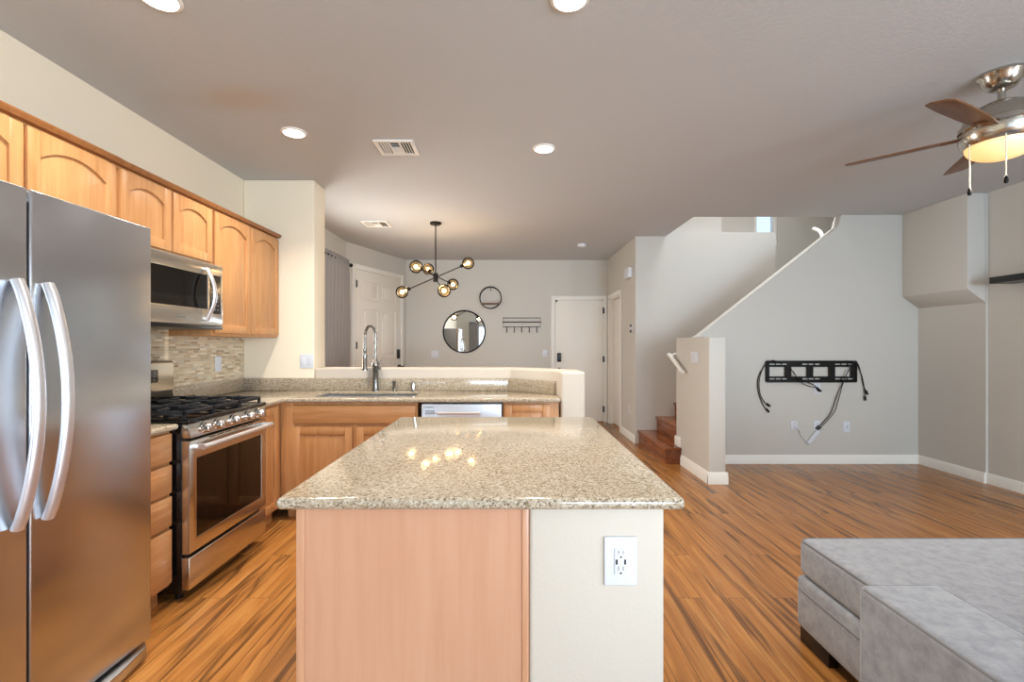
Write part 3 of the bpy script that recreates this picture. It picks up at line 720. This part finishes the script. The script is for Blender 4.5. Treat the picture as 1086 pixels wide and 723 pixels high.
t = thing('power_adapter', 'white power adapter with a cord hanging below the low outlets', 'adapter', pT(861.5, 463), 0)
q = lambda a, b_, o=.012: Vector(pT(a, b_))-Vector(pT(861.5, 463))+Vector((0, -o, 0))
MB().box(-.09, .09, -.030, -.004, -.022, .022, .008, 3, Matrix.Rotation(R(-52), 3, 'Y')).build('body', M['plastic'], t)
MB().tube(smooth_path([q(843, 453, .02), (q(847, 456, .03)), q(848, 460), q(853, 466), q(856, 471), q(858, 468)], 8), .005, 8).build('cord', M['plastic'], t)

# ------------------------------------------------------------------ stairs and handrail
t = thing('staircase', 'polished brown wooden stairs rising to the right behind the low wall', 'stairs', (0, 0, 0))
sx = 1.66; run = .235
for k in range(9):
    x0 = sx+run*k; z = .18*(k+1); yf = 5.15 if k == 0 else YT+.125; xe = 1.842 if k == 0 else None
    m = MB()
    if k == 0:
        m.poly([(x0+.02, 5.17), (1.842, 5.17), (1.842, YT+.125), (x0+run+.015, YT+.125), (x0+run+.015, YS-.002), (x0+.02, YS-.002)], 0, z-.03, plane='xy')
        m.poly([(x0, 5.15), (1.842, 5.15), (1.842, YT+.125), (x0+run+.02, YT+.125), (x0+run+.02, YS-.002), (x0, YS-.002)], z-.032, z, plane='xy', bev=.009, seg=3)
    else:
        m.box(x0+.02, x0+run+.015, yf, YS-.002, 0, z-.03); m.box(x0, x0+run+.02, yf, YS-.002, z-.032, z, .009, 3)
    m.build('step', M['stair'], t)
m = MB(); rail = [(1.795, 4.98, 1.01), (1.795, 5.05, 1.03), (1.795, 5.36, 1.165), (1.80, 5.42, 1.175), (1.86, 5.41, 1.175), (2.1, 5.41, 1.30), (2.8, 5.41, 1.85), (3.30, 5.41, 2.24), (3.45, 5.42, 2.37), (3.55, 5.45, 2.49), (3.60, 5.56, 2.60), (3.64, 5.74, 2.68)]
t = thing('handrail', 'white painted handrail wrapping the low wall beside the stairs', 'handrail', (0, 0, 0))
MB().tube(smooth_path(rail, 5), .021, 12).build('rail', M['white'], t)
for x, z in ((2.2, 1.375), (3.0, 2.01)): MB().tube([(x, 5.41, z), (x, 5.40, z-.05), (x, 5.322, z-.06)], .008).build('bracket', M['white'], t)
MB().tube([(1.795, 5.1, 1.05), (1.80, 5.1, 1.0), (1.842, 5.1, .99)], .009).build('bracket', M['white'], t)

# ------------------------------------------------------------------ far wall decor
def pF(px, py, y=YF): return ((px-541)*y/508, y, 1.29-(py-365.5)*y/508)
ry = lambda prof, c, mat: MB().lathe(prof, c, 64, Matrix.Rotation(R(90), 4, 'X'))
t = thing('wall_mirror', 'large round mirror with thin dark frame on the far wall', 'mirror', pF(492.3, 351.6)); t.rotation_euler = (0, 0, 0)
rr = .347
ry([(0, .012), (rr-.008, .012), (rr-.008, .004), (0, .004)], (0, 0, 0), None).build('glass', M['mirror'], t)
m = MB().tube([((rr)*math.cos(2*PI*k/72), -.012, rr*math.sin(2*PI*k/72)) for k in range(72)], .012, 8, True); m.build('frame', M['black_metal'], t)
t = thing('ring_shelf', 'small round black ring shelf on the wall above the mirror', 'shelf', pF(520.4, 316)); rr = .178
m = MB()
for y in (-.01, -.11): m.tube([(rr*math.cos(2*PI*k/64), y, rr*math.sin(2*PI*k/64)) for k in range(64)], .006, 8, True)
for a in (90, 200, 340): m.cyl((rr*math.cos(R(a)), -.01, rr*math.sin(R(a))), (rr*math.cos(R(a)), -.11, rr*math.sin(R(a))), .006, seg=8)
m.build('ring', M['black_metal'], t)
MB().box(-.155, .155, -.125, -.004, -.112, -.09, .003).build('board', M['walnut'], t)
m = MB().tube([(0, -.01, rr-.01), (0, -.02, rr-.05), (0, -.04, rr-.06), (0, -.045, rr-.04)], .005); m.build('hook', M['black_metal'], t)
t = thing('coat_rack', 'black wire coat rack with hooks on the far wall left of the slab door', 'rack', pF(553.3, 342.5)); hwid = .312
m = MB()
zt_, zm, zb2 = .085, .01, -.065
m.tube([(-hwid, -.012, zt_), (hwid, -.012, zt_), (hwid, -.012, zb2), (-hwid, -.012, zb2)], .0055, 8, True)
m.tube([(-hwid, -.12, zm), (hwid, -.12, zm)], .0055, 8); m.tube([(-hwid, -.012, zm+.01), (hwid, -.012, zm+.01)], .005, 8)
for x in (-hwid, 0, hwid): m.cyl((x, -.012, zm), (x, -.12, zm), .006, seg=8)
m.build('frame', M['black_metal'], t)
for k in range(5):
    x = -.25+k*.125; MB().tube(smooth_path([(x, -.012, zb2), (x, -.016, zb2-.07), (x, -.035, zb2-.09), (x, -.05, zb2-.07)], 5), .006, 8).build('hook', M['black_metal'], t)
# curtain and rod
t = tag(MB().tube([(XD+.085, 4.55, 2.37), (XD+.085, 6.50, 2.37)], .013, 12).sphere((XD+.085, 6.515, 2.37), .026, 16).sphere((XD+.085, 4.54, 2.37), .026, 16).cyl((XD, 6.45, 2.37), (XD+.085, 6.45, 2.37), .008, seg=10).build('curtain_rod', M['black_metal']), 'dark curtain rod on the dining room side wall', 'rod')
def drape(name, label, x, y0, y1, z0, z1, axis='y', amp=.035, waves=6):
    m = MB(); n = waves*10; rows = 14; g = []
    for j in range(rows+1):
        z = z0+(z1-z0)*j/rows; pin = 1-.35*(j/rows); row = []
        for i in range(n+1):
            s = i/n; a = y0+(y1-y0)*s; o = x+amp*pin*math.sin(2*PI*waves*s+.4*math.sin(7*s))+.01*math.sin(5*s+z*2)
            row.append(m.b.verts.new((o, a, z) if axis == 'y' else (a, o, z)))
        g.append(row)
    for j in range(rows):
        for i in range(n): m.b.faces.new((g[j][i], g[j][i+1], g[j+1][i+1], g[j+1][i]))
    o = m.build(name, M['curtain'], None, 80); md = o.modifiers.new('thickness', 'SOLIDIFY'); md.thickness = .004
    return tag(o, label, 'curtain')
drape('curtain', 'grey curtain gathered beside the front door on the dining side wall', XD+.085, 5.50, 6.44, .08, 2.42, waves=9)
drape('curtain', 'grey curtain reflected in the round mirror, at the window behind the viewer', -4.38, -1.75, -1.32, .05, 2.25, 'x')

# ------------------------------------------------------------------ chandelier
HX, HY, HZ = -.863, 5.55, 2.07
t = thing('chandelier', 'black chandelier with six amber glass globes over the dining area', 'chandelier', (HX, HY, 0))
MB().lathe([(.065, H), (.065, H-.018), (.055, H-.026), (0, H-.026)], seg=32).build('canopy', M['black_metal'], t)
MB().cyl((0, 0, H-.02), (0, 0, HZ), .007, seg=12).build('stem', M['black_metal'], t)
MB().lathe([(0, HZ+.05), (.028, HZ+.048), (.028, HZ-.052), (0, HZ-.055)], seg=24).build('hub', M['black_metal'], t)
dirs = [(-.37, -.09, -.18), (-.157, -.36, .05), (-.154, .40, .18)]
for i, d in enumerate(dirs):
    for sg in (1, -1):
        v = Vector(d)*sg; n = v.normalized(); gr = .072; e = v-n*gr; zo = Vector((0, 0, HZ+(.015 if i == 1 else (-.02 if i == 2 else 0))))
        a = MB().cyl(zo, zo+e, .006, seg=10).cyl(zo+e-n*.03, zo+e+n*.012, .020, seg=18).build('arm', M['black_metal'], t)
        MB().sphere(zo+v, gr, 32).build('globe', M['globe'], a)
        MB().sphere(zo+v, .024, 16).cyl(zo+v, zo+e, .011, seg=12).build('bulb', M['bulb'], a)
        l = bpy.data.lights.new('globe_light', 'POINT'); l.energy = 4.5; l.color = (1, .76, .48); l.shadow_soft_size = .03
        lo = bpy.data.objects.new('globe_light', l); C.objects.link(lo); lo.location = zo+v; lo.parent = t

# ------------------------------------------------------------------ ceiling fittings
spots = [(-1.44, 3.19, 'lit recessed ceiling light nearest the wooden wall cabinets, above the range'), (.245, 3.45, 'lit recessed ceiling light near the middle of the ceiling, beyond the island'),
         (-1.43, 1.955, 'recessed ceiling light cut by the top of the picture, at left over the refrigerator'), (.244, 1.955, 'recessed ceiling light cut by the top of the picture, near its middle')]
def downlight(loc, label):
    t = thing('recessed_light', label, 'ceiling light', loc, 0, 'recessed ceiling lights')
    m = MB().lathe([(.064, -.002), (.066, -.010), (.080, -.006), (.082, 0), (.064, 0)], seg=40); m.build('trim_ring', M['white'], t)
    MB().lathe([(0, -.0115), (.05, -.011), (.066, -.009), (.066, -.002), (0, -.001)], seg=32).build('lens', M['lens'], t); return t
d0 = downlight((spots[0][0], spots[0][1], H), spots[0][2])
for x, y, lb in spots[1:]: dup(d0, (x, y, H), 0, lb)
for x, y, lb in spots:
    l = bpy.data.lights.new('recessed_lamp', 'AREA'); l.shape = 'DISK'; l.size = .12; l.energy = 12.5; l.color = (1, .92, .80); l.spread = R(125)
    o = bpy.data.objects.new('recessed_lamp', l); C.objects.link(o); o.location = (x, y, H-.016)
def vent(label, x, y, w_, d_):
    t = thing('ceiling_vent', label, 'vent', (x, y, H), 0); a, b_ = w_/2, d_/2
    MB().poly([(-a, -b_), (a, -b_), (a, b_), (-a, b_)], -.012, 0, [[(-a+.03, -b_+.03), (-a+.03, b_-.03), (a-.03, b_-.03), (a-.03, -b_+.03)]], 'xy', bev=.004).build('frame', M['white'], t)
    MB().box(-a+.028, a-.028, -b_+.028, b_-.028, -.0015, -.0005).build('duct_shade', M['black'], t)  # black sheet stands in for the shade inside the duct
    m = MB(); iw = (w_-.06)
    for k in (1, 2): m.box(-iw/2+iw*k/3-.006, -iw/2+iw*k/3+.006, -b_+.03, b_-.03, -.012, -.002)
    m.box(-iw/6, iw/6, -.006, .006, -.012, -.002); m.build('divider', M['white'], t)
    m = MB(); rx = Matrix.Rotation(R(38), 3, 'Y'); rx2 = Matrix.Rotation(R(-38), 3, 'Y'); rz_ = Matrix.Rotation(R(38), 3, 'X')
    for k in range(4):
        x_ = -iw/2+.014+k*.0185; m.box(x_-.006, x_+.006, -b_+.03, b_-.03, -.0075, -.0062, 0, 1, rx2)
        x_ = iw/2-.014-k*.0185; m.box(x_-.006, x_+.006, -b_+.03, b_-.03, -.0075, -.0062, 0, 1, rx)
    for k in range(7):
        y_ = -b_+.045+k*(d_-.09)/6; m.box(-iw/6+.006, iw/6-.006, y_-.006, y_+.006, -.0075, -.0062, 0, 1, rz_ if y_ < 0 else Matrix.Rotation(R(-38), 3, 'X'))
    m.build('louvre', M['white'], t); return t
vent('white square ceiling vent nearer the camera, above the sink side', -.81, 3.43, .28, .26)
vent('white ceiling vent farther back, over the dining area left of the chandelier', -1.56, 5.6, .30, .28)
t = thing('smoke_detector', 'small round white smoke detector on the ceiling near the far door', 'detector', (1.01, 6.75, H))
MB().lathe([(.065, 0), (.065, -.02), (.055, -.035), (.03, -.04), (0, -.04)], seg=32).build('body', M['plastic'], t)
MB().lathe([(.068, 0), (.068, -.008), (.05, -.008), (.05, 0)], seg=32).build('base', M['plastic'], t)
# ceiling fan
FX, FY = 2.565, 2.50
t = thing('ceiling_fan', 'brushed nickel ceiling fan with walnut blades and a lit bowl', 'ceiling fan', (FX, FY, 0))
MB().lathe([(.096, H), (.098, H-.012), (.086, H-.03), (.082, H-.045), (.06, H-.075), (.04, H-.085), (0, H-.085)], seg=40).build('canopy', M['nickel'], t)
MB().cyl((0, 0, H-.08), (0, 0, H-.16), .016, seg=20).build('downrod', M['nickel'], t)
zt = H-.15
MB().lathe([(.03, zt), (.075, zt-.008), (.125, zt-.035), (.15, zt-.075), (.158, zt-.105), (.170, zt-.112), (.172, zt-.135), (.166, zt-.142), (.172, zt-.15), (.170, zt-.185), (.155, zt-.215), (.148, zt-.222), (0, zt-.222)], seg=48).build('motor_housing', M['nickel'], t)
bw = []
for i in range(9):
    a = R(90*i/8); bw.append((.145*math.cos(a), zt-.222-.075*math.sin(a)))
MB().lathe(bw, seg=40).build('light_bowl', M['bowl'], t)
ZBl = 2.405
for k in range(5):
    a = R(134.7+72*k); m = MB(); pr = [(.16, -.045), (.30, -.062), (.52, -.066), (.65, -.060), (.675, -.03), (.677, .03), (.66, .060), (.52, .066), (.30, .062), (.16, .045)]
    m.poly(pr, -.004, .004, plane='xy', bev=.002); m.box(.12, .24, -.03, .03, -.009, -.004, .002)
    mat = Matrix.Rotation(a, 4, 'Z') @ Matrix.Rotation(R(-12), 4, 'X')
    bl = m.build('blade', M['walnut'], t); bl.matrix_basis = Matrix.Translation((0, 0, ZBl)) @ mat
for (dx, dy, z0, z1) in ((-.1544, .0135, zt-.215, 2.105), (-.0996, -.1187, zt-.215, 2.125)):
    pc = MB().cyl((dx, dy, z0), (dx, dy, z1), .0028, seg=8).build('pull_chain', M['wall_cream'], t)
    MB().lathe([(0, z1+.012), (.006, z1+.004), (.010, z1-.018), (.008, z1-.03), (0, z1-.034)], (dx, dy, 0), 16).build('pull_knob', M['black_metal'], pc)
l = bpy.data.lights.new('fan_lamp', 'AREA'); l.shape = 'DISK'; l.size = .24; l.energy = 12; l.color = (1, .90, .76)
lo = bpy.data.objects.new('fan_lamp', l); C.objects.link(lo); lo.location = (0, 0, zt-.302); lo.parent = t

# floating shelf on right wall
tag(MB().box(4.24, XR, 2.2, 4.24, 1.828, 1.885, .003).build('floating_shelf', M['black']), 'black floating shelf on the right wall below the fan', 'shelf')

# ------------------------------------------------------------------ sofa
t = thing('sectional_sofa', 'grey velour sectional sofa with a low arm and long chaise', 'sofa', (0, 0, 0))
SX, SY = 1.262, 2.11
def soft(name, x0, x1, y0, y1, z0, z1, bev, bulge=.012, mat='velvet', nx=10):
    m = MB(); m.box(x0, x1, y0, y1, z0, z1, bev, 5)
    return m.build(name, M[mat], t, 60)
soft('base', SX-.004, 3.0, .40, SY, .062, .285, .022)
soft('cushion', SX+.002, 3.0, .42, SY-.004, .288, .447, .032)
soft('arm', 1.03, 1.262+.008, .40, 1.425, .05, .582, .022)
soft('backrest', 1.272, 3.0, .16, .42, .062, .80, .04)
def pipe(name, pts, r=.0045): MB().tube(pts, r, 8).build(name, M['piping'], t)
e = .012
pipe('piping', [(SX+.008, .45, .438), (SX+.008, SY-.03, .438), (SX+.03, SY-.009, .438), (2.98, SY-.009, .438)])
pipe('piping', [(SX-.004, .45, .232), (SX-.004, SY-.02, .232), (SX+.02, SY, .232), (2.98, SY, .232)], .004)
pipe('piping', [(1.037, .43, .573), (1.037, 1.40, .573), (1.055, 1.419, .573), (1.245, 1.419, .573), (1.264, 1.40, .573), (1.264, .43, .573)])
for x0, x1, y0, y1 in ((SX+.008, SX+.05, SY-.20, SY-.012), (2.9, 2.96, SY-.2, SY-.02), (1.03, 1.09, .42, .55), (2.9, 2.96, .2, .4)):
    MB().box(x0, x1, y0, y1, 0, .064, .003).build('leg', M['black'], t)
